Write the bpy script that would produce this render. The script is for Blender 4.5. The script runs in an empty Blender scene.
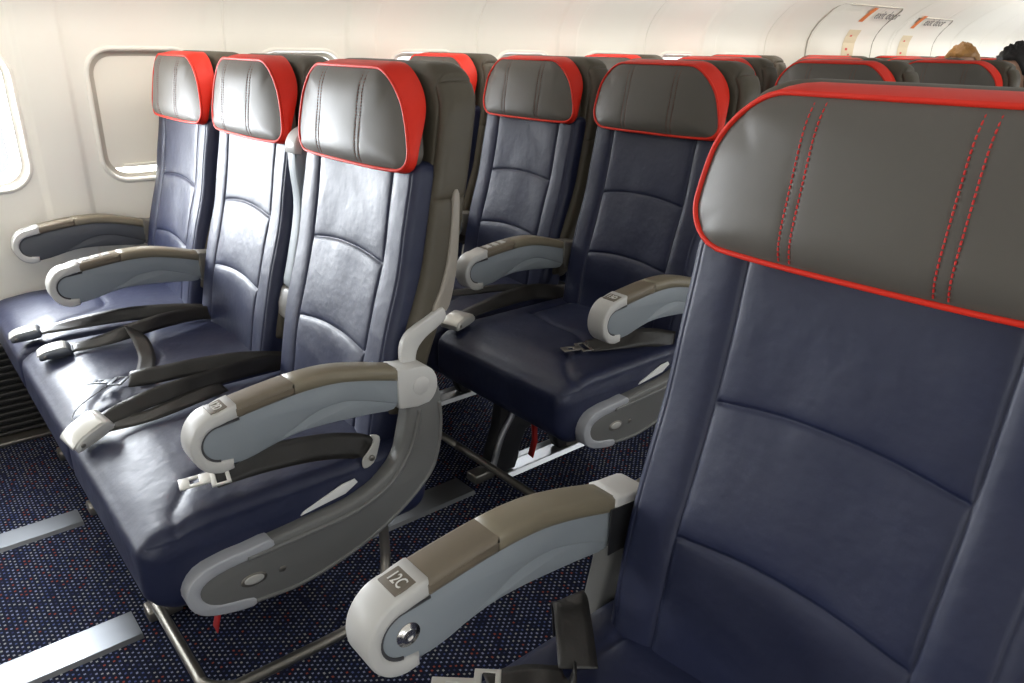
import bpy, math, random
from mathutils import Vector, Matrix
random.seed(7)
PI=math.pi
col=bpy.context.scene.collection
S=0.49          # seat spacing
PITCH=0.8626    # row pitch
PORT_X=3*S+0.498
# ------------------------------------------------------------------ helpers
def smooth(t):
    t=max(0.0,min(1.0,t)); return t*t*(3-2*t)
def lerp(a,b,t): return a+(b-a)*t
def interp(tab,x):
    if x<=tab[0][0]: return tab[0][1]
    for (a,fa),(b,fb) in zip(tab,tab[1:]):
        if x<=b: return fa+(fb-fa)*(x-a)/(b-a)
    return tab[-1][1]
def sinterp(tab,x):
    return (interp(tab,x-.03)+interp(tab,x-.015)+interp(tab,x)+interp(tab,x+.015)+interp(tab,x+.03))/5
class MB:
    def __init__(s): s.v=[];s.f=[]
    def add(s,vs,fs):
        o=len(s.v); s.v+= [tuple(v) for v in vs]; s.f+=[tuple(i+o for i in f) for f in fs]; return s
    def mesh(s,name,mat,smoothf=True):
        m=bpy.data.meshes.new(name); m.from_pydata(s.v,[],s.f); m.validate(); m.update()
        if smoothf:
            for p in m.polygons: p.use_smooth=True
        m.materials.append(mat); return m
def fixn(m):
    import bmesh
    b=bmesh.new(); b.from_mesh(m); bmesh.ops.recalc_face_normals(b,faces=b.faces); b.to_mesh(m); b.free(); return m
def mkobj(name,mesh,parent=None,loc=(0,0,0)):
    o=bpy.data.objects.new(name,mesh); col.objects.link(o); o.location=loc
    if parent: o.parent=parent
    return o
def build(mb,name,mat,parent=None,loc=(0,0,0),sm=True,fix=True,angle=None):
    m=mb.mesh(name,mat,sm)
    if fix: fixn(m)
    if angle is not None:
        try: m.set_sharp_from_angle(angle=math.radians(angle))
        except Exception: pass
    return mkobj(name,m,parent,loc)
def tag(o,label=None,cat=None,group=None,kind=None):
    if label: o['label']=label
    if cat: o['category']=cat
    if group: o['group']=group
    if kind: o['kind']=kind
    return o
def empty(name,loc,rz=0):
    o=bpy.data.objects.new(name,None); col.objects.link(o); o.location=loc; o.rotation_euler=(0,0,rz); o.empty_display_size=.05; return o
def cuts(lo,hi,step,r,seams=(),fine=(.0015,.003,.006,.011)):
    L=[lo,hi]
    if r>0: L+=[lo+r*t for t in (.15,.35,.6,1)]+[hi-r*t for t in (.15,.35,.6,1)]
    n=max(1,int((hi-lo-2*r)/step))
    L+=[lo+r+(hi-lo-2*r)*i/n for i in range(n+1)]
    for s in seams:
        L=[v for v in L if abs(v-s)>.012 or v in (lo,hi)]
        L+=[s]+[s+q for q in fine]+[s-q for q in fine]
    L=sorted(set(round(v,5) for v in L if lo-1e-9<=v<=hi+1e-9))
    out=[L[0]]
    for v in L[1:]:
        if v-out[-1]>.0007: out.append(v)
    return out
def gridbox(X,Y,Z,fn):
    """surface grid of a box; fn(x,y,z)->pos"""
    idx={};vs=[];fs=[]
    nx,ny,nz=len(X),len(Y),len(Z)
    def g(i,j,k):
        key=(i,j,k)
        if key not in idx:
            idx[key]=len(vs); vs.append(fn(X[i],Y[j],Z[k]))
        return idx[key]
    for k in (0,nz-1):
        for i in range(nx-1):
            for j in range(ny-1):
                q=(g(i,j,k),g(i+1,j,k),g(i+1,j+1,k),g(i,j+1,k)); fs.append(q if k else q[::-1])
    for j in (0,ny-1):
        for i in range(nx-1):
            for k in range(nz-1):
                q=(g(i,j,k),g(i+1,j,k),g(i+1,j,k+1),g(i,j,k+1)); fs.append(q[::-1] if j else q)
    for i in (0,nx-1):
        for j in range(ny-1):
            for k in range(nz-1):
                q=(g(i,j,k),g(i,j+1,k),g(i,j+1,k+1),g(i,j,k+1)); fs.append(q if i else q[::-1])
    return MB().add(vs,fs)
def rround(p,lo,hi,r):
    q=[max(l+r,min(h-r,c)) for c,l,h in zip(p,lo,hi)]
    d=[a-b for a,b in zip(p,q)]; n=math.sqrt(sum(c*c for c in d))
    if n<1e-9: return list(p)
    return [b+r*c/n for b,c in zip(q,d)]
def rbox(sx,sy,sz,r=.004,c=(0,0,0),n=3):
    hx,hy,hz=sx/2,sy/2,sz/2; r=min(r,hx*.99,hy*.99,hz*.99)
    def ct(h): return [-h,-h+r*.3,-h+r,h-r,h-r*.3,h]
    lo=(-hx,-hy,-hz);hi=(hx,hy,hz)
    def fn(x,y,z):
        p=rround((x,y,z),lo,hi,r); return (p[0]+c[0],p[1]+c[1],p[2]+c[2])
    return gridbox(ct(hx),ct(hy),ct(hz),fn)
def tube(path,r,seg=10,closed=False,squash=None,cap=True):
    P=[Vector(p) for p in path]; n=len(P); vs=[];fs=[]
    up=None
    for i,p in enumerate(P):
        if closed: t=(P[(i+1)%n]-P[i-1])
        else: t=P[min(i+1,n-1)]-P[max(i-1,0)]
        t.normalize()
        if up is None:
            up=Vector((0,0,1)) if abs(t.z)<.9 else Vector((1,0,0))
        a=up-t*up.dot(t); a.normalize(); up=a; b=t.cross(a)
        rr=r[i] if isinstance(r,(list,tuple)) else r
        for k in range(seg):
            th=2*PI*k/seg; vs.append(p+a*math.cos(th)*rr+b*math.sin(th)*rr)
    m=n if closed else n-1
    for i in range(m):
        j=(i+1)%n
        for k in range(seg):
            fs.append((i*seg+k,j*seg+k,j*seg+(k+1)%seg,i*seg+(k+1)%seg))
    if cap and not closed:
        fs.append(tuple(range(seg))[::-1]); fs.append(tuple((n-1)*seg+k for k in range(seg)))
    return MB().add(vs,fs)
def crom(P,n=8):
    P=[Vector(p) for p in P]; out=[]
    for i in range(len(P)-1):
        p0=P[max(i-1,0)];p1=P[i];p2=P[i+1];p3=P[min(i+2,len(P)-1)]
        for k in range(n):
            t=k/n
            out.append(.5*((2*p1)+(p2-p0)*t+(2*p0-5*p1+4*p2-p3)*t*t+(3*p1-p0-3*p2+p3)*t**3))
    out.append(P[-1]); return out
def slab(outline,x0,x1,bev=.003,smoothn=0):
    """extrude a (y,z) outline along x between x0,x1 with bevelled rims"""
    P=[Vector((a,b)) for a,b in outline]
    ar=sum(P[i].x*P[(i+1)%len(P)].y-P[(i+1)%len(P)].x*P[i].y for i in range(len(P)))
    if ar<0: P=P[::-1]
    n=len(P)
    N=[]
    for i in range(n):
        e1=(P[i]-P[i-1]).normalized(); e2=(P[(i+1)%n]-P[i]).normalized()
        n1=Vector((e1.y,-e1.x)); n2=Vector((e2.y,-e2.x)); b=(n1+n2)
        if b.length<1e-6: b=n1.copy()
        b.normalize(); c=max(.5,b.dot(n1)); N.append(b/c)
    rings=[]
    prof=[(x0,-bev),(x0+bev*.3,-bev*.3),(x0+bev,0),(x1-bev,0),(x1-bev*.3,-bev*.3),(x1,-bev)]
    vs=[];fs=[]
    for x,o in prof:
        for i in range(n):
            q=P[i]+N[i]*o; vs.append((x,q.x,q.y))
    for r_ in range(len(prof)-1):
        for i in range(n):
            j=(i+1)%n; fs.append((r_*n+i,(r_+1)*n+i,(r_+1)*n+j,r_*n+j))
    fs.append(tuple(range(n))); fs.append(tuple((len(prof)-1)*n+i for i in range(n))[::-1])
    return MB().add(vs,fs)
def smoothpoly(P,n=4,closed=True):
    P=[Vector((a,b)) for a,b in P]; m=len(P); out=[]
    rng=range(m) if closed else range(m-1)
    for i in rng:
        g=(lambda k:P[k%m]) if closed else (lambda k:P[max(0,min(m-1,k))])
        p0,p1,p2,p3=g(i-1),g(i),g(i+1),g(i+2)
        for k in range(n):
            t=k/n; q=.5*((2*p1)+(p2-p0)*t+(2*p0-5*p1+4*p2-p3)*t*t+(3*p1-p0-3*p2+p3)*t**3); out.append((q.x,q.y))
    if not closed: out.append(tuple(P[-1]))
    return out
def arc(cy,cz,r,a0,a1,n=10,rz=None):
    rz=rz or r
    return [(cy+r*math.cos(math.radians(lerp(a0,a1,i/n))),cz+rz*math.sin(math.radians(lerp(a0,a1,i/n)))) for i in range(n+1)]
def disc(c,r,axis,depth,seg=24,bev=.0006):
    """short cylinder at c along axis, starts at c"""
    a=Vector(axis).normalized(); u=a.orthogonal().normalized(); w=a.cross(u); vs=[];fs=[]
    for d,rr in ((0,r),(depth-bev,r),(depth,r-bev)):
        for k in range(seg):
            th=2*PI*k/seg; vs.append(Vector(c)+a*d+u*math.cos(th)*rr+w*math.sin(th)*rr)
    for q in range(2):
        for k in range(seg): fs.append((q*seg+k,q*seg+(k+1)%seg,(q+1)*seg+(k+1)%seg,(q+1)*seg+k))
    fs.append(tuple(range(seg))[::-1]); fs.append(tuple(2*seg+k for k in range(seg)))
    return MB().add(vs,fs)
# ------------------------------------------------------------------ materials
def newmat(name):
    m=bpy.data.materials.new(name); m.use_nodes=True; nt=m.node_tree
    b=nt.nodes['Principled BSDF']; return m,nt,b
def setin(b,k,v):
    if k in b.inputs: b.inputs[k].default_value=v
def principled(name,c,rough=.5,metal=0,spec=.5,bump=None,coat=0,var=0,bscale=(400,.15)):
    m,nt,b=newmat(name)
    setin(b,'Base Color',(*c,1)); setin(b,'Roughness',rough); setin(b,'Metallic',metal); setin(b,'Specular IOR Level',spec)
    if coat: setin(b,'Coat Weight',coat); setin(b,'Coat Roughness',.25)
    tc=nt.nodes.new('ShaderNodeTexCoord')
    if bump:
        src=None
        for (sc,st,dist) in bump:
            n=nt.nodes.new('ShaderNodeTexNoise'); n.inputs['Scale'].default_value=sc; n.inputs['Detail'].default_value=3
            nt.links.new(tc.outputs['Object'],n.inputs['Vector'])
            bp=nt.nodes.new('ShaderNodeBump'); bp.inputs['Strength'].default_value=st; bp.inputs['Distance'].default_value=dist
            nt.links.new(n.outputs['Fac'],bp.inputs['Height'])
            if src: nt.links.new(src.outputs['Normal'],bp.inputs['Normal'])
            src=bp
        nt.links.new(src.outputs['Normal'],b.inputs['Normal'])
    if var:
        n=nt.nodes.new('ShaderNodeTexNoise'); n.inputs['Scale'].default_value=7; n.inputs['Detail'].default_value=5
        nt.links.new(tc.outputs['Object'],n.inputs['Vector'])
        mr=nt.nodes.new('ShaderNodeMapRange'); mr.inputs[1].default_value=.3; mr.inputs[2].default_value=.7
        mr.inputs[3].default_value=max(.03,rough-var); mr.inputs[4].default_value=rough+var
        nt.links.new(n.outputs['Fac'],mr.inputs[0]); nt.links.new(mr.outputs[0],b.inputs['Roughness'])
    return m
LB=[(45,.25,.006),(900,.10,.0006)]
M={}
M['blue']=principled('navy_leather',(.011,.0155,.048),.49,spec=.55,bump=[(13,.42,.009),(60,.14,.003),(900,.10,.0005)],var=.05)
M['grey']=principled('grey_leather',(.105,.095,.082),.48,spec=.4,bump=[(14,.18,.006),(900,.10,.0005)],var=.05)
M['taupe']=principled('taupe_leather',(.080,.068,.048),.48,spec=.4,bump=[(20,.25,.006),(800,.12,.0005)],var=.05)
M['red']=principled('red_leather',(.72,.028,.012),.5,spec=.3,bump=[(30,.15,.003)])
M['redthread']=principled('red_thread',(.62,.02,.015),.6)
M['tanthread']=principled('dark_thread',(.16,.06,.04),.6)
M['bluethread']=principled('blue_thread',(.05,.06,.14),.6)
M['lightplastic']=principled('light_grey_plastic',(.56,.55,.53),.38,spec=.5,bump=[(1200,.04,.0004)])
M['midplastic']=principled('mid_grey_plastic',(.235,.245,.26),.42,spec=.4,bump=[(1200,.05,.0004)])
M['podplastic']=principled('pod_grey_plastic',(.155,.155,.150),.36,spec=.5,bump=[(1200,.05,.0004)])
M['taupeplastic']=principled('taupe_armrest_pad',(.17,.14,.10),.40,spec=.5,bump=[(700,.06,.0005)])
M['taupeplastic2']=principled('taupe_armrest_pad_rear',(.21,.18,.125),.40,spec=.5,bump=[(700,.06,.0005)])
M['sidegrey']=principled('side_panel_grey',(.27,.30,.325),.5,spec=.4,bump=[(1200,.05,.0004)])
M['plate']=principled('number_plate_taupe',(.16,.135,.105),.45)
M['ink']=principled('plate_lettering',(.72,.70,.66),.5)
M['stripgrey']=principled('side_strip_grey',(.30,.27,.23),.42)
M['capgrey']=principled('support_nose_grey',(.38,.39,.42),.35,spec=.5)
M['groove']=principled('cap_groove_grey',(.06,.06,.065),.5)
M['hingedark']=principled('hinge_mid_grey',(.13,.12,.105),.45)
M['sideshaded']=principled('side_panel_shaded',(.085,.09,.10),.5,spec=.4)  # side panel grey darkened: shade on the window armrest painted into the colour
M['rail']=principled('rail_metal',(.45,.46,.48),.38,metal=.9)
M['metal']=principled('polished_metal',(.72,.71,.69),.22,metal=1)
M['brushed']=principled('brushed_metal',(.20,.21,.225),.45,metal=1,bump=[(60,.1,.002)],var=.06)
M['barmetal']=principled('bar_metal',(.30,.28,.25),.38,metal=.9,bump=[(80,.1,.002)])
M['whitemetal']=principled('pale_buckle',(.62,.61,.57),.32,metal=.35)
M['dark']=principled('black_frame',(.015,.015,.017),.45)
M['belt']=principled('black_webbing',(.022,.020,.018),.42,spec=.5,bump=[(250,.3,.001)])
M['redtag']=principled('red_ribbon',(.45,.01,.01),.6)
M['wall']=principled('cream_sidewall',(.84,.81,.74),.55,spec=.3,bump=[(300,.04,.0008)])
M['seal']=principled('window_seal_grey',(.52,.48,.41),.5)
M['shade']=principled('window_shade_cream',(.86,.82,.73),.5,spec=.3)
M['seamline']=principled('wall_joint',(.42,.39,.33),.6)
M['white']=principled('white_plastic',(.8,.8,.78),.4)
M['ceiling']=principled('ceiling_white',(.75,.74,.70),.6)
M['grille']=principled('grille_dark',(.035,.033,.032),.4)
M['orange']=principled('orange_ink',(.75,.22,.06),.6)
M['greyink']=principled('grey_ink',(.10,.09,.09),.6)
M['beige']=principled('placard_beige',(.70,.60,.42),.6)
M['redink']=principled('red_ink',(.65,.10,.08),.6)
M['skin']=principled('skin',(.55,.32,.22),.5)
M['blond']=principled('blond_hair',(.42,.21,.06),.5,bump=[(120,.6,.004)])
M['black_hair']=principled('dark_hair',(.012,.009,.009),.45,bump=[(120,.6,.004)])
M['shirt']=principled('shirt_cloth',(.05,.05,.06),.8)
def emat(name,c,s):
    m=bpy.data.materials.new(name); m.use_nodes=True; nt=m.node_tree; nt.nodes.clear()
    e=nt.nodes.new('ShaderNodeEmission'); e.inputs[0].default_value=(*c,1); e.inputs[1].default_value=s
    o=nt.nodes.new('ShaderNodeOutputMaterial'); nt.links.new(e.outputs[0],o.inputs[0]); return m
M['lamp']=emat('cabin_light_tube',(1,.93,.80),3.0)
def glassmat():
    m=bpy.data.materials.new('window_pane'); m.use_nodes=True; nt=m.node_tree; nt.nodes.clear()
    t=nt.nodes.new('ShaderNodeBsdfTransparent'); t.inputs[0].default_value=(.97,.97,.97,1)
    g=nt.nodes.new('ShaderNodeBsdfGlossy'); g.inputs['Roughness'].default_value=.05
    x=nt.nodes.new('ShaderNodeMixShader'); x.inputs[0].default_value=.05
    o=nt.nodes.new('ShaderNodeOutputMaterial')
    nt.links.new(t.outputs[0],x.inputs[1]); nt.links.new(g.outputs[0],x.inputs[2]); nt.links.new(x.outputs[0],o.inputs[0]); return m
M['glass']=glassmat()
def carpet():
    m,nt,b=newmat('flecked_carpet'); L=nt.links
    tc=nt.nodes.new('ShaderNodeTexCoord'); sp=nt.nodes.new('ShaderNodeSeparateXYZ'); L.new(tc.outputs['Object'],sp.inputs[0])
    def mt(op,a,bb=None,c=None):
        n=nt.nodes.new('ShaderNodeMath'); n.operation=op
        for i,v in enumerate((a,bb,c)):
            if v is None: continue
            if isinstance(v,(int,float)): n.inputs[i].default_value=v
            else: L.new(v,n.inputs[i])
        return n.outputs[0]
    nz=nt.nodes.new('ShaderNodeTexNoise'); nz.inputs['Scale'].default_value=60; L.new(tc.outputs['Object'],nz.inputs['Vector'])
    wob=mt('MULTIPLY',mt('SUBTRACT',nz.outputs['Fac'],.5),.5)
    u=mt('ADD',mt('DIVIDE',sp.outputs[0],.0135),wob); v=mt('DIVIDE',sp.outputs[1],.0088)
    fv=mt('FLOOR',v); par=mt('MULTIPLY',mt('MODULO',mt('ADD',fv,4000.0),2),.5)
    u2=mt('ADD',u,par); fu=mt('FLOOR',u2)
    du=mt('ABSOLUTE',mt('SUBTRACT',mt('FRACT',u2),.5)); dv=mt('ABSOLUTE',mt('SUBTRACT',mt('FRACT',v),.5))
    ins=mt('MULTIPLY',mt('LESS_THAN',du,.17),mt('LESS_THAN',dv,.24))
    cb=nt.nodes.new('ShaderNodeCombineXYZ'); L.new(fu,cb.inputs[0]); L.new(fv,cb.inputs[1])
    wn=nt.nodes.new('ShaderNodeTexWhiteNoise'); wn.noise_dimensions='3D'; L.new(cb.outputs[0],wn.inputs['Vector'])
    cr=nt.nodes.new('ShaderNodeValToRGB'); cr.color_ramp.interpolation='CONSTANT'
    e=cr.color_ramp.elements; e[0].position=0; e[0].color=(.20,.22,.33,1); e[1].position=.42; e[1].color=(.07,.09,.21,1)
    for p_,c_ in ((.62,(.28,.28,.28,1)),(.84,(.26,.06,.04,1)),(.93,(.03,.035,.09,1))):
        q=e.new(p_); q.color=c_
    L.new(wn.outputs['Value'],cr.inputs[0])
    n2=nt.nodes.new('ShaderNodeTexNoise'); n2.inputs['Scale'].default_value=500; L.new(tc.outputs['Object'],n2.inputs['Vector'])
    base=nt.nodes.new('ShaderNodeMixRGB'); base.inputs[1].default_value=(.004,.005,.011,1); base.inputs[2].default_value=(.014,.017,.038,1); L.new(n2.outputs['Fac'],base.inputs[0])
    mx=nt.nodes.new('ShaderNodeMixRGB'); L.new(ins,mx.inputs[0]); L.new(base.outputs[0],mx.inputs[1]); L.new(cr.outputs[0],mx.inputs[2])
    L.new(mx.outputs[0],b.inputs['Base Color']); setin(b,'Roughness',.95); setin(b,'Specular IOR Level',.1)
    bp=nt.nodes.new('ShaderNodeBump'); bp.inputs['Strength'].default_value=.6; bp.inputs['Distance'].default_value=.002
    L.new(n2.outputs['Fac'],bp.inputs['Height']); L.new(bp.outputs['Normal'],b.inputs['Normal'])
    return m
M['carpet']=carpet()
# ------------------------------------------------------------------ seat meshes (local: x centred, y from arm tip, z up)
YT=[(.40,.318),(.483,.332),(.58,.350),(.66,.372),(.78,.408),(.95,.440),(1.13,.468)]
def yc(z): return sinterp(YT,z)
def gro(d,dep=.004,w=.0028,dep2=.004,w2=.016): return dep*math.exp(-(d/w)**2)+dep2*math.exp(-(d/w2)**2)
SX=.136; EDGE=.196; ZU=.778; ZL=.616
def arch(x): return .013*max(0,1-(x/SX)**2)
def kz(z): return smooth((z-.47)/.12)*smooth((.95-z)/.14)
def make_backrest():
    lo=(-.212,0,.42);hi=(.212,.075,.962); r=.022
    X=cuts(lo[0],hi[0],.010,r,(-SX,SX,-EDGE,EDGE)); Y=cuts(lo[1],hi[1],.02,r); Z=cuts(lo[2],hi[2],.010,r,(ZU,ZL))
    def fn(x,y,z):
        p=rround((x,y,z),lo,hi,r)
        fr=smooth((.03-p[1])/.03)
        d=0
        if fr>0:
            d+=gro(abs(x)-SX,.0035,.0025,.0015,.012)+gro(abs(x)-EDGE,.002,.0016,.0,.006)
            m=smooth((SX-abs(x))/.006)
            d+=m*(gro(z-ZU,.0035,.0025,.002,.012)+gro(z-ZL,.0035,.0025,.002,.012))
            d+=.004*m*smooth((SX-abs(x))/.10)                       # centre slightly dished
            d+=-.0025*smooth((abs(x)-SX)/.02)*smooth((.215-abs(x))/.05)  # bolsters stand proud
            d+=.004*math.sin(x*31+z*13)*math.sin(z*23+1.3)*.35
        w=1-.03*smooth((.62-p[2])/.2)+.0*p[2]
        zz=p[2]+arch(p[0])*kz(p[2])
        return (p[0]*w, yc(p[2])+p[1]+d*fr, zz)
    return fixn(gridbox(X,Y,Z,fn).mesh('backrest',M['blue']))
def seamy(x):   # transverse cushion seam
    return interp([(-.17,.19),(-.06,.158),(.04,.155),(.075,.14),(.095,.10),(.115,.05),(.15,.01),(.19,-.02),(.23,-.03)],x)
def make_cushion():
    lo=(-.242,-.09,.305);hi=(.242,.43,.462); r=.042
    X=cuts(lo[0],hi[0],.006,r,()); Y=cuts(lo[1],hi[1],.006,r); Z=cuts(lo[2],hi[2],.012,r)
    def fn(x,y,z):
        p=rround((x*1.9,y,z),(lo[0]*1.9,lo[1],lo[2]),(hi[0]*1.9,hi[1],hi[2]),r); p[0]/=1.9
        top=smooth((p[2]-.425)/.03)
        d=0
        if top>0:
            # distance to the transverse seam
            s=seamy(x); sl=(seamy(x+.004)-seamy(x-.004))/.008
            dist=(y-s)/math.sqrt(1+sl*sl)
            if x>-.172: d+=gro(dist,.0032,.0038,.003,.014)*smooth((x+.172)/.006)
            if y>.17: d+=gro(x+.17,.0032,.0038,.003,.014)*smooth((y-.17)/.02)
            d-=.012*(1-(x/.236)**2)*smooth((y+.09)/.12)
            d+=.010*smooth((.03-y)/.12)
        side=smooth((abs(p[0])-.21)/.02)
        ds=0
        if side>0: ds=gro(p[2]-.438,.0025,.004,.002,.01)
        zz=p[2]-d*top
        xx=p[0]-math.copysign(ds,p[0])*side
        # lower front nose curls back
        yy=p[1]+ .022*smooth((.36-p[2])/.06)*smooth((.05-p[1])/.1)
        return (xx,yy,zz)
    return fixn(gridbox(X,Y,Z,fn).mesh('seat_cushion',M['blue']))
HB=.945;HT=1.122
def cornermap(x,z,a,zb,zt,rb,rt):
    """rectangle -> rounded rectangle keeping grid"""
    r=rt if z>(zb+zt)/2 else rb
    cx=a-r; cz=(zt-r) if z>(zb+zt)/2 else (zb+r)
    qx=abs(x)-cx; qz=(z-cz) if z>(zb+zt)/2 else (cz-z)
    if qx>0 and qz>0:
        n=math.hypot(qx,qz); m=max(qx,qz); qx,qz=qx*m/n,qz*m/n
        x=math.copysign(cx+qx,x); z=(cz+qz) if z>(zb+zt)/2 else (cz-qz)
    return x,z
def Fmap(u,v):      # front outline, u,v in [-1,1]
    a=.207; zb,zt=.948,1.113
    x=u*a; z=lerp(zb,zt,(v+1)/2)
    x,z=cornermap(x,z,a,zb,zt,.048 if x<0 else .030,.070)
    t=(z-zb)/(zt-zb)
    x*=1-(.30 if x>0 else .15)*t**1.4+.025*math.sin(t*PI)
    z+= -.005*(x/a)**2*(1-t) + .008*(1-t)*(abs(x)/a)**3
    return x,z
def Bmap(u,v):
    a=.211 if u<0 else .206; zb,zt=.943,1.122
    x=u*a; z=lerp(zb,zt,(v+1)/2)
    x,z=cornermap(x,z,a,zb,zt,.046 if x<0 else .03,.092)
    t=(z-zb)/(zt-zb)
    return x*(1-(.18 if x>0 else .08)*t*t),z
def loop(mapf,n=28):
    o=[]
    for i in range(n): o.append(mapf(-1+2*i/n,-1))
    for i in range(n): o.append(mapf(1,-1+2*i/n))
    for i in range(n): o.append(mapf(1-2*i/n,1))
    for i in range(n): o.append(mapf(-1,1-2*i/n))
    return o
HSEAM=(-.078,.072); HD=.0062
def hfront(x,z,u,v):
    rho=max(abs(u),abs(v)); dome=.017*(1-rho**5)*(1-.25*u*u)
    d=0
    for s in HSEAM: 
        for q in (-HD,HD): d+=gro(x-s-q,.0010,.0018,.0005,.008)*(1-rho**12)
    return yc(z)-.026-dome+d+.012*(x/.2)**2
def make_headrest(thread):
    us=set(); 
    U=[-1+2*i/56 for i in range(57)]
    a=.207
    for s in HSEAM:
        for q in (-HD,HD):
            for e in (-.004,-.002,-.001,0,.001,.002,.004): U.append((s+q+e)/a)
    U=sorted(U); UU=[U[0]]
    for t in U[1:]:
        if t-UU[-1]>.003: UU.append(t)
    U=UU
    V=sorted([-1+2*i/26 for i in range(27)]+[-.985,-.965,.965,.985])
    vs=[];fs=[]
    for v in V:
        for u in U:
            x,z=Fmap(u,v); vs.append((x,hfront(x,z,u,v),z))
    n=len(U)
    for j in range(len(V)-1):
        for i in range(n-1): fs.append((j*n+i,j*n+i+1,(j+1)*n+i+1,(j+1)*n+i))
    # rim folded back so the pad has thickness
    mb=MB().add(vs,fs)
    F=loop(Fmap,28); k=len(F)
    vv=[];ff=[]
    for (dy,sc) in ((0,1),(.012,1),(.03,.99)):
        for x,z in F: vv.append((x*sc,yc(z)-.026+.012*(x/.2)**2+dy,lerp(1.03,z,sc)))
    for q in range(2):
        for i in range(k): ff.append((q*k+i,q*k+(i+1)%k,(q+1)*k+(i+1)%k,(q+1)*k+i))
    mb.add(vv,ff)
    vb=[];N=11
    # back sheet
    vsb=[];fsb=[];W=[-1+2*i/20 for i in range(21)]
    for v in W:
        for u in W:
            x,z=Bmap(u*.99,v*.99); vsb.append((x,yc(z)+.002+.020*smooth((z-.96)/.12),z))
    for j in range(20):
        for i in range(20): fsb.append((j*21+i,(j+1)*21+i,(j+1)*21+i+1,j*21+i+1))
    mb.add(vsb,fsb)
    base=len(mb.f)
    st=make_stitch(); mb.add(st.v,st.f)
    m=mb.mesh('headrest',M['grey']); m.materials.append(thread)
    for p in m.polygons:
        if p.index>=base: p.material_index=1
    return m
def make_trim():
    F=loop(Fmap,28); B=loop(Bmap,28); k=len(F); vs=[];fs=[]
    R=8
    for q in range(R+1):
        t=q/R
        for (x,z),(x2,z2) in zip(F,B):
            bul=.003*math.sin(PI*t)
            X=lerp(x,x2,smooth(t)*.5+t*.5); Z=lerp(z,z2,t**.7)
            L=math.hypot(X,Z-1.03)+1e-6
            X+=bul*X/L; Z+=bul*(Z-1.03)/L
            Y=lerp(yc(z)-.026+.012*(x/.2)**2,yc(z2)+.004+.020*smooth((z2-.96)/.12),t)
            vs.append((X,Y,Z))
    for q in range(R):
        for i in range(k): fs.append((q*k+i,q*k+(i+1)%k,(q+1)*k+(i+1)%k,(q+1)*k+i))
    mb=MB().add(vs,fs)
    path=[(x,yc(z)-.0275+.012*(x/.2)**2,z) for x,z in F]
    t=tube(path,.0032,8,closed=True); mb.add(t.v,t.f)
    return mb.mesh('headrest_trim',M['red'])
def make_stitch():
    mb=MB()
    for s in HSEAM:
        for q in (-HD,HD):
            n=28
            for i in range(n):
                z=.953+(1.107-.953)*(i+.2)/n; z2=z+.0035
                for_z=[]
                x=s+q
                def pt(zz):
                    v=(zz-.948)/(1.110-.948)*2-1
                    t=(zz-.948)/.162
                    return Vector((x*(1+.0),hfront(x,zz,x/.207,v)-.0008,zz))
                a,b=pt(z),pt(z2); t=tube([a,(a+b)/2+Vector((0,-.0006,0)),b],.0009,5); mb.add(t.v,t.f)
    return mb
def make_shell():
    a=.229; zb,zt=.50,1.123; r=.022
    lo=(-a,0,zb);hi=(a,.074,zt)
    X=cuts(lo[0],hi[0],.012,r,(-.205,.205)); Y=cuts(0,.074,.012,r); Z=cuts(zb,zt,.015,r,(.90,))
    X=sorted(set(X)|set(round(v,4) for v in [-.17,-.15,.15,.17,-.19,.19]))
    def fn(x,y,z):
        p=rround((x,y,z),lo,hi,r)
        X2,Z2=cornermap(p[0],p[2],a,zb,zt,.03,.085)
        d=gro(abs(x)-.205,.003,.0025,.002,.01)*smooth((.02-p[1])/.02)
        s=smooth((abs(p[0])-.2)/.02)*gro(z-.90,.002,.003,.001,.01)
        w=1-.035*smooth((.72-Z2)/.2)
        return (X2*w-math.copysign(s,X2), yc(Z2)+.034+p[1]+d-.012*smooth((.78-Z2)/.2), Z2)
    return fixn(gridbox(X,Y,Z,fn).mesh('back_shell',M['taupe']))
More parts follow.
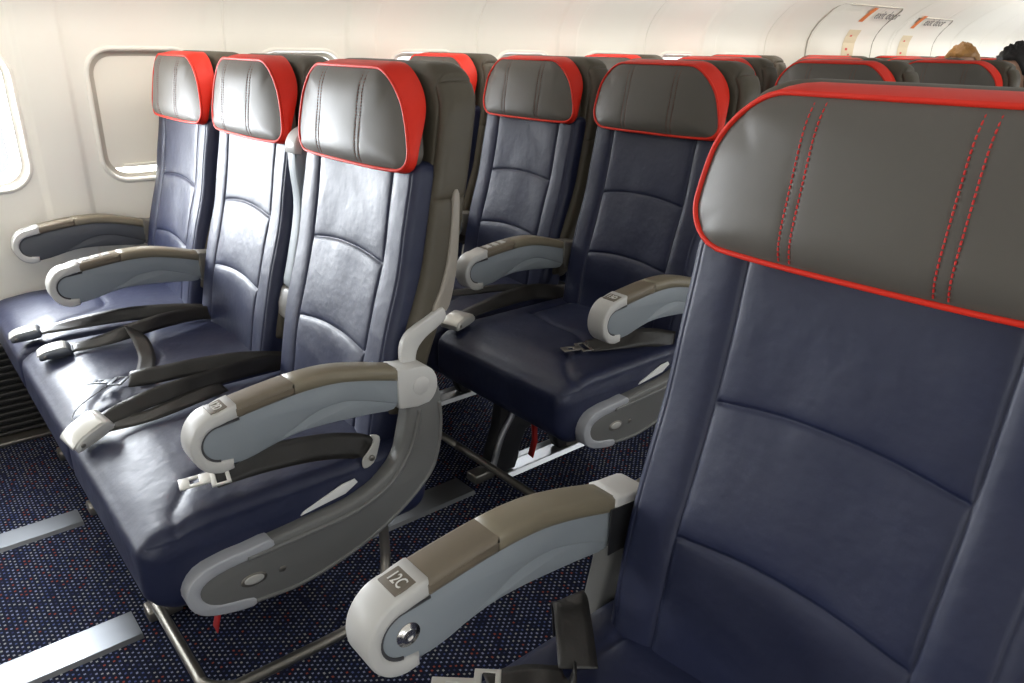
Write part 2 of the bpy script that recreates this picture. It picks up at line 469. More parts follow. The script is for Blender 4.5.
# armrest profiles (y,z)
TOPP=[(.03,.638),(.062,.645),(.10,.651),(.165,.658),(.23,.658),(.29,.647),(.355,.629)]
WAVE=[(.04,.552),(.075,.551),(.11,.558),(.155,.576),(.20,.595),(.25,.598),(.30,.584),(.345,.566)]
def arm_body():
    o=arc(.044,.592,.036,100,265,14)+smoothpoly(WAVE,4,False)[1:]+[(.36,.56),(.36,.618)]+[(y,z-.012) for y,z in smoothpoly(TOPP,3,False)][::-1]
    return o
def T(o,dz=0): return o
def make_arm_parts():
    P={}
    P['armrest']=fixn(slab(arm_body(),-.0205,.0205,.003).mesh('armrest',M['sidegrey']))
    tp=smoothpoly(TOPP,4,False)
    def pad(y0,y1,dz=0):
        u=[(y0,interp(tp,y0))]+[(y,z) for y,z in tp if y0+.003<=y<=y1-.003]+[(y1,interp(tp,y1))]; u=[(y,z+dz) for y,z in u]; lo=[(y,z-.023) for y,z in u][::-1]
        return slab(u+lo,-.0245,.0245,.007)
    P['arm_pad']=fixn(pad(.066,.1690).mesh('arm_pad',M['taupeplastic'])); P['arm_pad_rear']=fixn(pad(.1640,.355,.0004).mesh('arm_pad',M['taupeplastic2']))
    cap=[(.074,.648),(.060,.645)]+arc(.045,.592,.0450,88,268,20,.049)+[(.060,.545),(.060,.561)]+arc(.045,.592,.029,268,92,16)+[(.058,.624),(.076,.627)]
    P['end_cap']=fixn(slab(cap,-.0245,.0245,.004).mesh('end_cap',M['lightplastic']))
    # solid front of nose between sides
    fin=[(.05,.548),(.09,.552),(.155,.566),(.21,.567),(.29,.560),(.345,.555),(.345,.58),(.25,.60),(.20,.60),(.15,.58),(.10,.562)]
    P['side_fin']=fixn(slab(smoothpoly(fin,3),-.0185,.0185,.003).mesh('side_fin',M['sidegrey']))
    hg=[(.352,.630),(.37,.627)]+arc(.396,.585,.038,75,-60,12,.040)+[(.39,.548),(.360,.553),(.352,.556)]
    P['hinge_cap']=fixn(slab(hg,-.025,.025,.003).mesh('hinge_cap',M['lightplastic']))
    P['cap_groove']=fixn(tube([(.0208,a,b) for a,b in arc(.045,.592,.0285,262,88,18)]+[(.0208,.076,.6235)],.0022,6).mesh('cap_groove',M['groove']))
    P['hinge_dark']=P['hinge_cap'].copy(); P['hinge_dark'].materials.clear(); P['hinge_dark'].materials.append(M['hingedark'])
    P['body_shaded']=P['armrest'].copy(); P['body_shaded'].materials.clear(); P['body_shaded'].materials.append(M['sideshaded'])
    P['fin_shaded']=fixn(slab(smoothpoly(fin,3),-.0185,.0185,.003).mesh('side_fin',M['sideshaded']))
    P['inner_plate']=fixn(slab([(.342,.55),(.342,.618),(.40,.612),(.43,.59),(.43,.56),(.40,.548)],.0245,.0262,.0005).mesh('inner_plate',M['dark']))
    P['hinge_disc']=fixn(disc((.0248,.398,.588),.017,(1,0,0),.0012).mesh('hinge_disc',M['lightplastic']))
    b=rbox(.034,.026,.0025,.001,(0,0,0)); P['number_plate']=b.mesh('number_plate',M['plate'])
    s=MB()
    pr=[(0,.014),(.0018,.0138),(.0020,.0095),(.0038,.0090),(.0040,.0052),(.0028,.0042),(.0028,.0)]
    vs=[];fs=[];n=28
    for a_,rad in pr:
        for k in range(n): vs.append((.0205+a_,.048+rad*math.cos(2*PI*k/n),.590+rad*math.sin(2*PI*k/n)))
    for j in range(len(pr)-1):
        for k in range(n): fs.append((j*n+k,j*n+(k+1)%n,(j+1)*n+(k+1)%n,(j+1)*n+k))
    s.add(vs,fs)
    P['screw']=fixn(s.mesh('screw',M['metal']))
    P['control_button']=rbox(.022,.016,.004,.0012,(0,0,0)).mesh('control_button',M['lightplastic'])
    return P
POD=[(.430,.585),(.444,.55),(.446,.50),(.437,.443),(.415,.396),(.36,.352),(.297,.318),(.225,.295),(.142,.281),(.06,.287),(.0,.301),(-.027,.322),(-.036,.350),(-.016,.379),(.026,.390),(.083,.392),(.162,.397),(.250,.403),(.315,.427),(.348,.458),(.360,.495),(.370,.54),(.375,.575)]
def inset_outline(P,o):
    P=[Vector(p) for p in P]; n=len(P); out=[]
    ar=sum(P[i].x*P[(i+1)%n].y-P[(i+1)%n].x*P[i].y for i in range(n)); sg=1 if ar>0 else -1
    for i in range(n):
        t=(P[(i+1)%n]-P[i-1]).normalized(); out.append(tuple(P[i]+Vector((-t.y,t.x))*o*sg))
    return out
def make_pod_parts(side):   # side=+1: outer face towards +x
    Q={}
    pod=smoothpoly(POD,4)
    x0,x1=(-.012,.022) if side>0 else (-.022,.012)
    Q['arm_support']=fixn(slab(pod,x0,x1,.006).mesh('arm_support',M['podplastic']))
    xo=x1 if side>0 else x0
    def face(o,t0,t1,b=.002):
        a,bb=(xo+t0*side,xo+t1*side); return slab(o,min(a,bb),max(a,bb),b)
    # nose cap: C shape
    op=[(.100,.396),(.06,.394),(.026,.393),(-.018,.383),(-.040,.352),(-.031,.318),(-.002,.297),(.06,.283),(.062,.300),(.01,.313),(-.012,.328),(-.018,.348),(-.006,.364),(.03,.373),(.10,.378)]
    op=smoothpoly(op,3)
    Q['nose_cap']=fixn(slab(op,min(x0,x1)-.002,max(x0,x1)+.002,.003).mesh('nose_cap',M['capgrey']))
    rib=crom([(xo+.001*side,y,z) for y,z in [(.06,.377),(.162,.380),(.255,.386),(.325,.412),(.365,.455),(.385,.50),(.395,.54)]],6)
    t=tube(rib,.0045,8); Q['support_rib']=fixn(t.mesh('support_rib',M['podplastic']))
    rib2=crom([(xo-.001*side,y,z) for y,z in [(.065,.291),(.142,.286),(.225,.300),(.297,.324),(.36,.358),(.412,.402),(.432,.446),(.440,.50),(.438,.545)]],6)
    t2=tube(rib2,.004,8)
    Q['support_rib']=fixn(t.mesh('support_rib',M['podplastic'])); Q['lower_rib']=fixn(t2.mesh('support_rib',M['podplastic']))
    # oval badge
    ov=[(.066+.022*math.cos(a)*1.0,.334+.012*math.sin(a)-.06*.022*math.cos(a)) for a in [2*PI*i/24 for i in range(24)]]
    Q['badge']=fixn(face(ov,-.003,.0015,.001).mesh('badge',M['barmetal']))
    ov2=[(.066+(p[0]-.066)*.75,.335+(p[1]-.334)*.7) for p in ov]
    mb=face(ov2,.001,.003,.001); 
    Q['badge_plate']=fixn(mb.mesh('badge_plate',M['whitemetal']))
    mb=disc((xo,.115,.331),.006,(side,0,0),.0012); Q['rivet']=fixn(mb.mesh('rivet',M['barmetal']))
    return Q
def make_bracket():
    o=[(.386,.585),(.381,.62),(.381,.652),(.394,.675),(.42,.689),(.446,.701),(.470,.710),(.476,.690),(.456,.675),(.430,.661),(.412,.641),(.408,.61),(.408,.585)]
    o2=[(.452,.704),(.470,.742),(.486,.79),(.496,.85),(.502,.91),(.514,.91),(.513,.85),(.508,.79),(.497,.735),(.482,.700)]
    return fixn(slab(smoothpoly(o,3),-.008,.008,.003).mesh('hinge_bracket',M['lightplastic'])),fixn(slab(smoothpoly(o2,3),-.005,.005,.003).mesh('back_side_strip',M['stripgrey']))
ME_back=make_backrest(); ME_cush=make_cushion(); ME_head=make_headrest(M['tanthread']); ME_head_red=make_headrest(M['redthread']); ME_trim=make_trim()
ME_shell=make_shell()
ARM=make_arm_parts(); PODR=make_pod_parts(1); PODL=make_pod_parts(-1); ME_brk=make_bracket()
ME_tag=fixn(slab([(.165,.402),(.25,.412),(.275,.426),(.270,.434),(.245,.432),(.17,.407)],-.0015,.0015,.0004).mesh('cushion_tag',M['white']))
def text_mesh(s,size,mat,ext=.0004):
    c=bpy.data.curves.new('lettering','FONT'); c.body=s; c.size=size; c.extrude=ext; c.align_x='CENTER'; c.align_y='CENTER'; c.resolution_u=3
    o=bpy.data.objects.new('lettering',c); col.objects.link(o)
    dg=bpy.context.evaluated_depsgraph_get(); me=bpy.data.meshes.new_from_object(o.evaluated_get(dg)); 
    bpy.data.objects.remove(o); bpy.data.curves.remove(c); me.name='lettering'; me.materials.clear(); me.materials.append(mat); return me
def add_arm(parent,x,plate=None,pod=0,raised=False,screw=False,buttons=False,dark=False):
    a=mkobj('armrest',ARM['body_shaded' if dark else 'armrest'],parent,(x,0,0))
    for k in ('arm_pad','arm_pad_rear','end_cap','cap_groove'): mkobj(k.replace('_rear',''),ARM[k],a)
    mkobj('side_fin',ARM['fin_shaded' if dark else 'side_fin'],a)
    mkobj('hinge_cap',ARM['hinge_cap' if pod else 'hinge_dark'],a)
    if pod>0: mkobj('hinge_disc',ARM['hinge_disc'],a)
    if pod<0: mkobj('inner_plate',ARM['inner_plate'],a)
    if plate:
        p=mkobj('number_plate',ARM['number_plate'],a,(0,.050,.6428)); p.rotation_euler=(math.radians(10),0,0)
        t=mkobj('number_lettering',text_mesh(plate,.0175,M['ink']),a,(0,.050,.6447)); t.rotation_euler=(math.radians(10),0,0); t.scale=(.82,1.15,1)
    if screw: mkobj('screw',ARM['screw'],a)
    if buttons:
        for yy in (.090,.114,.138):
            cb=mkobj('control_button',ARM['control_button'],a,(0,yy,interp(TOPP,yy)+.0005)); cb.rotation_euler=(math.radians(6),0,0)
    if raised:
        # swing up about the hinge
        ang=math.radians(-99); c=Vector((0,.398,.592)); R=Matrix.Rotation(ang,3,'X')
        a.rotation_euler=(ang,0,0); a.location=Vector((x,0,0))+c-R@c+Vector((0,.018,.0))
    if pod:
        Q=PODR if pod>0 else PODL
        s=mkobj('arm_support',Q['arm_support'],parent,(x-(.004 if pod<0 else 0),0,-.022 if pod<0 else 0))
        for k in ('nose_cap','support_rib','lower_rib','badge','badge_plate','rivet'): mkobj(k if k!='lower_rib' else 'support_rib',Q[k],s)
    return a
def seat(x,row,label,group,arms,detail=2,name='airplane_seat',stitch=None,bracket=0,dy=0):
    """x: centre of the seat"""
    r=empty(name,(x,row*PITCH+dy,0)); tag(r,label,'seat',group)
    mkobj('seat_cushion',ME_cush,r); mkobj('backrest',ME_back,r); mkobj('back_shell',ME_shell,r)
    h=mkobj('headrest',stitch or ME_head,r); mkobj('headrest_trim',ME_trim,h)
    for kw in arms: add_arm(r,**kw)
    if bracket: mkobj('cushion_tag',ME_tag,r,(bracket*.2435,0,0))
    if bracket: mkobj('hinge_bracket',ME_brk[0],r,(bracket*.232,0,0)); mkobj('back_side_strip',ME_brk[1],r,(bracket*.229,0,0))
    return r
H=S/2
GL='navy and grey seats left of the aisle'; GR='navy and grey seats right of the aisle'
ordn=['front','second','third','fourth','fifth','sixth','seventh','eighth','ninth','tenth']
names_l=['window seat','middle seat','aisle seat']
def left_row(k,cols=(0,1,2)):
    for i in cols:
        x=i*S+H
        if i==2:
            arms=[dict(x=-H,raised=(k==0),buttons=(k!=0)),dict(x=H,plate='%dD'%(12+k) if k<2 else None,pod=1,screw=False)]
        else: arms=[dict(x=-H,buttons=(i==1),dark=(i==0))]
        extra={0:'headrest standing against the sidewall panel',1:'between the window seat and the aisle seat',2:'with curved grey support under its aisle armrest'}[i]
        if k==0:
            lab=['glossy navy window seat in the front row beside the closed window shade','glossy navy middle seat in the front row, its right armrest raised','navy aisle seat in the front row with a curved grey armrest support'][i]
        elif k==1:
            lab=['navy window seat in the second row, mostly hidden behind front aisle seat','navy middle seat in the second row with pale grey headrest','dark navy aisle seat in the second row with shiny black-looking cushion'][i]
        else: lab='%s with red-edged grey headrest in the %s row left of the aisle'%(names_l[i],ordn[k])
        if k>2: arms=[]
        seat(x,k,lab,GL,arms,detail=2 if k<3 else 0,bracket=1 if (i==2 and k<3) else 0)
def right_row(k,cols=(0,1,2)):
    for i in cols:
        x=PORT_X+.008+i*S+H
        if k==0:
            lab='large foreground navy seat at the right with red stitched grey headrest'
            arms=[dict(x=-H,plate='12C',pod=-1,screw=True)]
        else:
            lab='%s with red-edged grey headrest in the %s row right of the aisle'%(['aisle seat','middle seat','window seat'][i],ordn[k]); arms=[]
        seat(x,k,lab,GR,arms,detail=2 if k==0 else 0,stitch=ME_head_red,bracket=0)
for k in range(5): left_row(k)
left_row(5,(0,1)); left_row(6,(0,))
right_row(0,(0,))
# ------------------------------------------------------------------ seat frames, bars
def add_frame(r,leg,bar=0,lw=None):
    """under-seat structure of one seat; r: seat root (x centred)"""
    f=mkobj('seat_beam',ME_beam[0],r); mkobj('seat_beam',ME_beam[1],r)
    if leg is not None:
        l=mkobj('leg',ME_leg[0],r,(leg,0,0)); mkobj('strut',ME_leg[1],l); mkobj('foot_fitting',ME_leg[2],l); mkobj('foot_fitting',ME_leg[3],l)
    if bar: mkobj('baggage_bar',ME_bar[bar],r)
ME_beam=[fixn(tube([(-.235,y,.285),(.20,y,.285)],.018,12).mesh('seat_beam',M['dark'])) for y in (.06,.33)]
def make_leg():
    g=smoothpoly([(.06,.0),(.03,.05),(.06,.15),(.10,.27),(.31,.27),(.345,.15),(.37,.0),(.30,.0),(.26,.12),(.16,.12),(.12,.0)],3)
    a=fixn(slab([(y,max(z,.008)) for y,z in g],-.020,.020,.003).mesh('leg',M['dark']))
    p=[(.026,.03,.03),(.026,.062,.13),(.026,.105,.20),(.026,.09,.27)]
    b=fixn(tube(crom(p,4),.009,8).mesh('strut',M['rail']))
    c=fixn(rbox(.045,.07,.028,.006,(0,.01,.018)).mesh('foot_fitting',M['barmetal']))
    d=fixn(rbox(.045,.06,.028,.006,(0,.355,.018)).mesh('foot_fitting',M['barmetal']))
    return a,b,c,d
ME_leg=make_leg()
hb=[(-.245,-.015,.085),(.115,-.015,.085),(.170,-.012,.085),(.205,.02,.086),(.213,.06,.088),(.213,.26,.088),(.198,.33,.10),(.158,.37,.16),(.145,.375,.272)]
ME_bar={2:fixn(tube(crom(hb,5),.0105,10).mesh('baggage_bar',M['barmetal'])),1:fixn(tube([(-.245,-.015,.085),(0,-.015,.085),(.245,-.015,.085)],.0105,10).mesh('baggage_bar',M['barmetal']))}
for r in [o for o in bpy.data.objects if o.parent is None and o.get('category')=='seat']:
    nm=r['label']
    xx=r.location.x; i=round((xx-H)/S) if xx<3*S else 3
    lg={0:-.045,1:-.18,2:-.170,3:.12}[i]
    add_frame(r,lg,{0:0,1:1,2:2,3:0}[i] if r.location.y<2 else 0)
def ribbon_tag(p,label):
    mb=MB(); x,y,z=p
    vs=[(x-.011,y,z),(x+.011,y,z),(x+.009,y+.004,z-.05),(x-.011,y+.004,z-.05),(x+.006,y-.006,z-.095),(x-.014,y-.006,z-.092)]
    v2=[(a,b+.0015,c) for a,b,c in vs]
    mb.add(vs+v2,[(0,1,2,3),(3,2,4,5),(7,6,9,8),(8,9,11,10),(0,3,9,6),(3,5,11,9),(1,7,8,2),(2,8,10,4),(5,4,10,11),(0,6,7,1)])
    o=build(mb,'pull_ribbon',M['redtag'],fix=True); tag(o,label,'ribbon','red ribbons under the seats')
ribbon_tag((1.265,.88,.262),'red ribbon hanging under the second row aisle seat cushion')
ribbon_tag((1.452,.012,.328),'red ribbon tip showing under the nearest left armrest support')
ribbon_tag((.80,.88,.262),'red ribbon hanging under the second row middle seat cushion')
# ------------------------------------------------------------------ belts
def strip(pts,width=.048,th=.0016,n=8):
    """pts: list of ((x,y,z),(sx,sy,sz)) centre and side direction"""
    C=crom([p for p,_ in pts],n); D=crom([Vector(s).normalized() for _,s in pts],n)
    vs=[];fs=[];K=5
    W=len(C)
    for s_ in (0,1):
        for i,(c,d) in enumerate(zip(C,D)):
            t=(C[min(i+1,W-1)]-C[max(i-1,0)]).normalized(); d=(d-t*d.dot(t)).normalized(); nrm=t.cross(d)
            for k in range(K):
                u=(k/(K-1)-.5)
                vs.append(c+d*width*u+nrm*((s_-.5)*th+.0016*math.cos(u*PI)*math.sin(i*.7)))
    o=W*K
    for i in range(W-1):
        for k in range(K-1):
            a=i*K+k; fs.append((a,a+1,a+K+1,a+K)); fs.append((o+a,o+a+K,o+a+K+1,o+a+1))
        fs.append((i*K,(i+1)*K,o+(i+1)*K,o+i*K)); a=i*K+K-1; fs.append((a,o+a,o+a+K,a+K))
    fs.append(tuple(range(K))+tuple(o+k for k in range(K))[::-1])
    e=(W-1)*K; fs.append(tuple(e+k for k in range(K))[::-1]+tuple(o+e+k for k in range(K)))
    return MB().add(vs,fs)
def xform(mb,loc,rot,sc=1):
    R=Matrix.Rotation(rot[2],3,'Z')@Matrix.Rotation(rot[1],3,'Y')@Matrix.Rotation(rot[0],3,'X')
    mb.v=[tuple(R@(Vector(v)*sc)+Vector(loc)) for v in mb.v]; return mb
def mk_buckle():
    # body along +y (strap end at y=0, nose at y=-.062)
    o=[(0,-.004),(0,.012),(-.012,.017),(-.045,.015),(-.060,.008),(-.062,-.001),(-.055,-.005)]
    a=slab(smoothpoly(o,3),-.027,.027,.003)
    return a
def mk_latch():
    o=[(-.004,.014),(-.012,.0185),(-.046,.0165),(-.0635,.009),(-.0635,.006),(-.045,.0125),(-.012,.0145)]
    return slab(smoothpoly(o,2),-.0245,.0245,.001)
def mk_tongue():
    # flat plate with a slot: frame made of bars; strap end at y=0
    mb=MB()
    def bx(x0,x1,y0,y1,z0=-.0015,z1=.0015):
        t=rbox(x1-x0,y1-y0,z1-z0,.001,((x0+x1)/2,(y0+y1)/2,(z0+z1)/2)); mb.add(t.v,t.f)
    bx(-.013,.013,-.055,-.040); bx(-.013,-.006,-.041,-.026); bx(.006,.013,-.041,-.026); bx(-.013,.013,-.027,-.010)
    bx(-.026,.026,-.012,-.004); bx(-.026,-.021,-.006,.012); bx(.021,.026,-.006,.012); bx(-.026,.026,.010,.016)
    return mb
def belt(label,strips,fitting=None,kind='buckle',loc=None,rot=(0,0,0),sc=1,mat=None,extra=None,pivot=None,sw=.046):
    r=empty('seat_belt',pivot or strips[-1][0][0]); tag(r,label,'seat belt','seat belts lying on the seats')
    base=Vector(r.location)
    for st in strips:
        mb=strip(st,width=sw); mb.v=[tuple(Vector(v)-base) for v in mb.v]
        build(mb,'webbing',M['belt'],r)
    if kind=='buckle':
        b=build(xform(mk_buckle(),Vector(loc)-base,rot,sc),'buckle',mat or M['brushed'],r)
        build(xform(mk_latch(),Vector(loc)-base,rot,sc),'release_latch',M['whitemetal'],b)
        q=disc((.0265,-.050,.004),.004,(1,0,0),.0012,12); build(xform(q,Vector(loc)-base,rot,sc),'pin',M['barmetal'],b)
    elif kind=='tongue':
        build(xform(mk_tongue(),Vector(loc)-base,rot,sc),'tongue',mat or M['whitemetal'],r)
    if extra: extra(r,base)
    return r
Z0=.474
up=(0,0,1)
# F seat buckle half
def P(x,y,z=.0): return (x,y,Z0+z)
rz=lambda deg: math.radians(deg)
belt('seat belt buckle lying furthest left on the front window seat cushion',
 [[(P(.455,-.035,.006),(-1,-0.1,0.1)),(P(.47,.05,.014),(-0.8,-0.1,0.5)),(P(.50,.16,.022),(-0.5,-0.1,0.8)),(P(.54,.26,.022),(-0.4,-0,0.9)),(P(.56,.34,.01),(-0.5,-0,0.8)),(P(.56,.38,-.0),(-0.5,-0,0.8))]],
 kind='buckle',loc=P(.452,-.03,.001),rot=(rz(4),0,rz(-8)),sw=.036)
belt('seat belt buckle on the front middle seat with strap end hanging toward the aisle',
 [[(P(.628,.005,.008),(-1,-0.2,0.15)),(P(.64,.07,.016),(-0.9,-0.2,0.4)),(P(.645,.14,.028),(-0.6,-0.2,0.75)),(P(.625,.22,.030),(-0.4,-0.1,0.9)),(P(.60,.30,.022),(-0.5,-0,0.85)),(P(.585,.38,.004),(-0.5,-0,0.85))],
  [(P(.65,.13,.036),(-0.5,-0.5,0.5)),(P(.71,.135,.020),(-0.3,-0.9,0.2)),(P(.78,.125,.004),(-0.2,-0.95,0.1)),(P(.855,.10,.003),(-0.25,-0.95,0)),(P(.905,.085,.003),(-0.25,-0.95,0))]],
 kind='buckle',loc=P(.624,.0,.003),rot=(rz(3),0,rz(-8)),sw=.036)
belt('seat belt tongue on the middle seat pointing at the window, strap folded double',
 [[(P(.905,.055,.012),(-0.75,-0.6,0.15)),(P(.935,.11,.020),(-0.6,-0.5,0.5)),(P(.955,.18,.026),(-0.5,-0.3,0.7)),(P(.975,.26,.026),(-0.5,-0.1,0.8)),(P(.99,.33,.016),(-0.5,-0,0.8)),(P(.995,.385,.0),(-0.5,-0,0.8))]],
 kind='tongue',loc=P(.893,.035,.010),rot=(0,rz(-5),rz(-32)),mat=M['brushed'],sw=.036)
belt('silver seat belt buckle at the front edge of the aisle seat cushion',
 [[(P(1.075,-.055,.006),(-0.9,-0.3,0.2)),(P(1.065,.0,.018),(-0.8,-0.3,0.5)),(P(1.055,.07,.026),(-0.6,-0.3,0.7)),(P(1.045,.15,.028),(-0.4,-0.2,0.9)),(P(1.03,.24,.026),(-0.4,-0.1,0.9)),(P(1.01,.32,.016),(-0.4,-0,0.9)),(P(1.0,.39,.0),(-0.4,-0,0.9))],
  [(P(1.085,-.03,.004),(-0.9,-0.3,0.1)),(P(1.095,.04,.008),(-0.9,-0.1,0.2)),(P(1.075,.12,.010),(-0.8,-0.1,0.3)),(P(1.05,.20,.010),(-0.8,-0,0.4))]],
 kind='buckle',loc=P(1.070,-.030,.010),rot=(rz(22),rz(6),rz(10)),sc=1.15,mat=M['whitemetal'],sw=.036,
 extra=lambda r,base: build(tube([Vector(p)-base for p in crom([P(.905,.015,.01),P(.93,-.02,.006),P(.965,-.055,.004),P(1.01,-.075,.004),P(1.05,-.07,.012)],6)],.0011,6),'cord',M['dark'],r))
def anchor(r,base):
    o=slab(smoothpoly([(.292,.445),(.290,.462),(.305,.478),(.314,.494),(.308,.506),(.326,.498),(.322,.474),(.311,.450)],3),1.462,1.466,.001)
    o.v=[tuple(Vector(v)-base) for v in o.v]; b=build(o,'belt_anchor',M['whitemetal'],r)
    q=disc((1.466,.307,.462),.0055,(1,0,0),.004,14); q.v=[tuple(Vector(v)-base) for v in q.v]; build(q,'bolt',M['barmetal'],b)
belt('seat belt strap with pale metal tongue below the nearest left armrest',
 [[(P(1.392,.055,.010),(-0.75,-0.25,0.35)),(P(1.40,.10,.018),(-0.6,-0.2,0.6)),(P(1.415,.17,.022),(-0.5,-0.1,0.8)),(P(1.43,.24,.018),(-0.4,-0.1,0.9)),(P(1.445,.295,.006),(-0.3,-0,0.95)),(P(1.452,.315,-.01),(-0.3,-0,0.95))]],
 kind='tongue',loc=P(1.395,.062,.012),rot=(rz(4),rz(6),rz(-12)),sc=1.1,extra=anchor)
belt('pale seat belt buckle on the second row aisle seat cushion',
 [[(P(1.005,PITCH+.0,.012),(-1,-0.3,0.1)),(P(1.0,PITCH+.07,.018),(-0.9,-0.2,0.3)),(P(.985,PITCH+.16,.020),(-0.7,-0.1,0.6)),(P(.98,PITCH+.26,.018),(-0.5,-0.1,0.8)),(P(.99,PITCH+.34,.004),(-0.5,-0,0.8)),(P(.99,PITCH+.385,-.004),(-0.5,-0,0.8))]],
 kind='buckle',loc=P(1.01,PITCH-.005,.006),rot=(rz(8),0,rz(14)),sc=1.1,mat=M['whitemetal'])
belt('dark seat belt tongue beneath the second row aisle armrest',
 [[(P(1.36,PITCH+.10,.008),(-0.9,-0.3,0.1)),(P(1.39,PITCH+.17,.014),(-0.8,-0.2,0.4)),(P(1.42,PITCH+.25,.014),(-0.5,-0.1,0.8)),(P(1.445,PITCH+.32,-.004),(-0.3,-0,0.9))]],
 kind='tongue',loc=P(1.352,PITCH+.09,.006),rot=(0,0,rz(-18)),mat=M['barmetal'])
belt('thin dark seat belt across the second row middle seat',
 [[(P(.80,PITCH+.03,.008),(-0.8,-0.5,0.1)),(P(.85,PITCH+.12,.012),(-0.7,-0.5,0.4)),(P(.90,PITCH+.22,.018),(-0.5,-0.3,0.7)),(P(.945,PITCH+.32,.006),(-0.4,-0,0.9))]],
 kind='tongue',loc=P(.79,PITCH+.02,.006),rot=(0,0,rz(-28)),mat=M['barmetal'],sw=.022)
cx=PORT_X
belt('seat belt folded across the foreground right seat cushion with pale tongue',
 [[((cx+.006,.305,.42),(.05,1,0)),((cx+.010,.296,.485),(.1,1,.1)),((cx+.030,.282,.507),(.25,1,-.1)),((cx+.062,.258,.500),(.4,.9,-.05)),((cx+.100,.228,.487),(.55,.83,0))],
  [((cx+.112,.214,.484),(-.1,1,.1)),((cx+.098,.196,.489),(.4,-.9,.1)),((cx+.076,.172,.487),(.65,-.75,.0)),((cx+.062,.143,.486),(.75,-.65,0)),((cx+.057,.131,.486),(.75,-.65,0))]],
 kind='tongue',loc=(cx+.055,.127,.486),rot=(0,0,rz(-42)),sc=1.1)
# ------------------------------------------------------------------ setting
YA,YB=-3.2,12.2
XW=-.055; XP=PORT_X+3*S+.055
def xl(z): return XW+ (3.4*(z-1.17)**2 if z>1.17 else 0)
WC=[.445+.508*(k-1) for k in range(-5,23)]
EX0,EX1=4.16,5.95
def is_exit(y): return EX0-.2<y<EX1+.1
def relief(y):
    t=(y-.70)%1.016
    if t>.508: t-=1.016
    r=-.004*math.exp(-(t/.003)**2)+.003*math.exp(-((abs(t)-.045)/.016)**2)
    # rib half-way between joints
    u=(y-.178+.508)%1.016-.508
    r+=.010*smooth((.069-abs(u))/.022)
    return r
def ycuts(a,b,step=.10):
    L=[a,b]; n=max(1,int((b-a)/step)); L+=[a+(b-a)*i/n for i in range(n+1)]
    k0=int((a-.7)/1.016)-2
    for k in range(k0,k0+20):
        j=.70+1.016*k
        for q in (-.08,-.06,-.045,-.03,-.012,-.006,-.003,-.0015,0,.0015,.003,.006,.012,.03,.045,.06,.08): L.append(j+q)
        c=.178+1.016*k
        for q in (-.069,-.065,-.060,-.055,-.050,-.047,0,.047,.050,.055,.060,.065,.069): L.append(c+q)
    L=sorted(v for v in set(round(v,4) for v in L) if a-1e-6<=v<=b+1e-6); return L
def wallgrid(mb,xs,flip,ya,yb,zs):
    Y=ycuts(ya,yb); vs=[];fs=[]
    for z in zs:
        for y in Y:
            x=xs(z)+relief(y) if not flip else XP-(xs(z)-XW)-relief(y)
            vs.append((x,y,z))
    n=len(Y)
    for j in range(len(zs)-1):
        for i in range(n-1):
            q=(j*n+i,j*n+i+1,(j+1)*n+i+1,(j+1)*n+i); fs.append(q if flip else q[::-1])
    mb.add(vs,fs)
def rrect(cy,cz,hy,hz,r,n=7,shear=0):
    o=[]
    for (sy,sz,a0) in ((1,1,0),(-1,1,90),(-1,-1,180),(1,-1,270)):
        for i in range(n+1):
            a=math.radians(a0+90*i/n); o.append((cy+sy*(hy-r)+r*math.cos(a),cz+sz*(hz-r)+r*math.sin(a)))
    return o
WZ0,WZ1=.66,1.17; CZ=.933; HYW,HZW=.155,.187
def rectproj(y,z,cy,hy,z0,z1):
    # project direction from window centre on to bay rectangle
    dy,dz=y-cy,z-CZ
    t=1e9
    if abs(dy)>1e-9: t=min(t,hy/abs(dy))
    if dz>1e-9: t=min(t,(z1-CZ)/dz)
    elif dz<-1e-9: t=min(t,(z0-CZ)/dz)
    return cy+dy*t,CZ+dz*t
def wall(name,flip):
    mb=MB()
    wallgrid(mb,xl,flip,YA,YB,[.0,.19,.20,.44,.46,.48,.66])
    wallgrid(mb,xl,flip,YA,YB,[1.17+.015*i for i in range(23)])
    prev=YA
    for c in WC:
        if is_exit(c) or c-.17<YA or c+.17>YB: continue
        wallgrid(mb,xl,flip,prev,c-.17,[.66,.75,.85,.95,1.05,1.10,1.13,1.17]); prev=c+.17
        inner=rrect(c,CZ,HYW+.008,HZW+.008,.075); outer=[rectproj(y,z,c,.17,WZ0,WZ1) for y,z in inner]
        # snap the corners
        cor=[(c+.17,WZ1),(c-.17,WZ1),(c-.17,WZ0),(c+.17,WZ0)]
        n=len(inner)
        for q in cor:
            i=min(range(n),key=lambda i:(outer[i][0]-q[0])**2+(outer[i][1]-q[1])**2); outer[i]=q
        vs=[];fs=[]
        R=5
        for r_ in range(R):
            t=r_/(R-1)
            for a,b in zip(outer,inner):
                y=lerp(a[0],b[0],t);z=lerp(a[1],b[1],t)
                x=xl(z) if not flip else XP-(xl(z)-XW); vs.append((x,y,z))
        for r_ in range(R-1):
            for i in range(n):
                j=(i+1)%n; q=(r_*n+i,r_*n+j,(r_+1)*n+j,(r_+1)*n+i); fs.append(q if not flip else q[::-1])
        mb.add(vs,fs)
    wallgrid(mb,xl,flip,prev,YB,[.66,.75,.85,.95,1.05,1.10,1.13,1.17])
    o=build(mb,name,M['wall'],fix=False); tag(o,kind='structure'); return o
wall('wall_left',False); wall('wall_right',True)
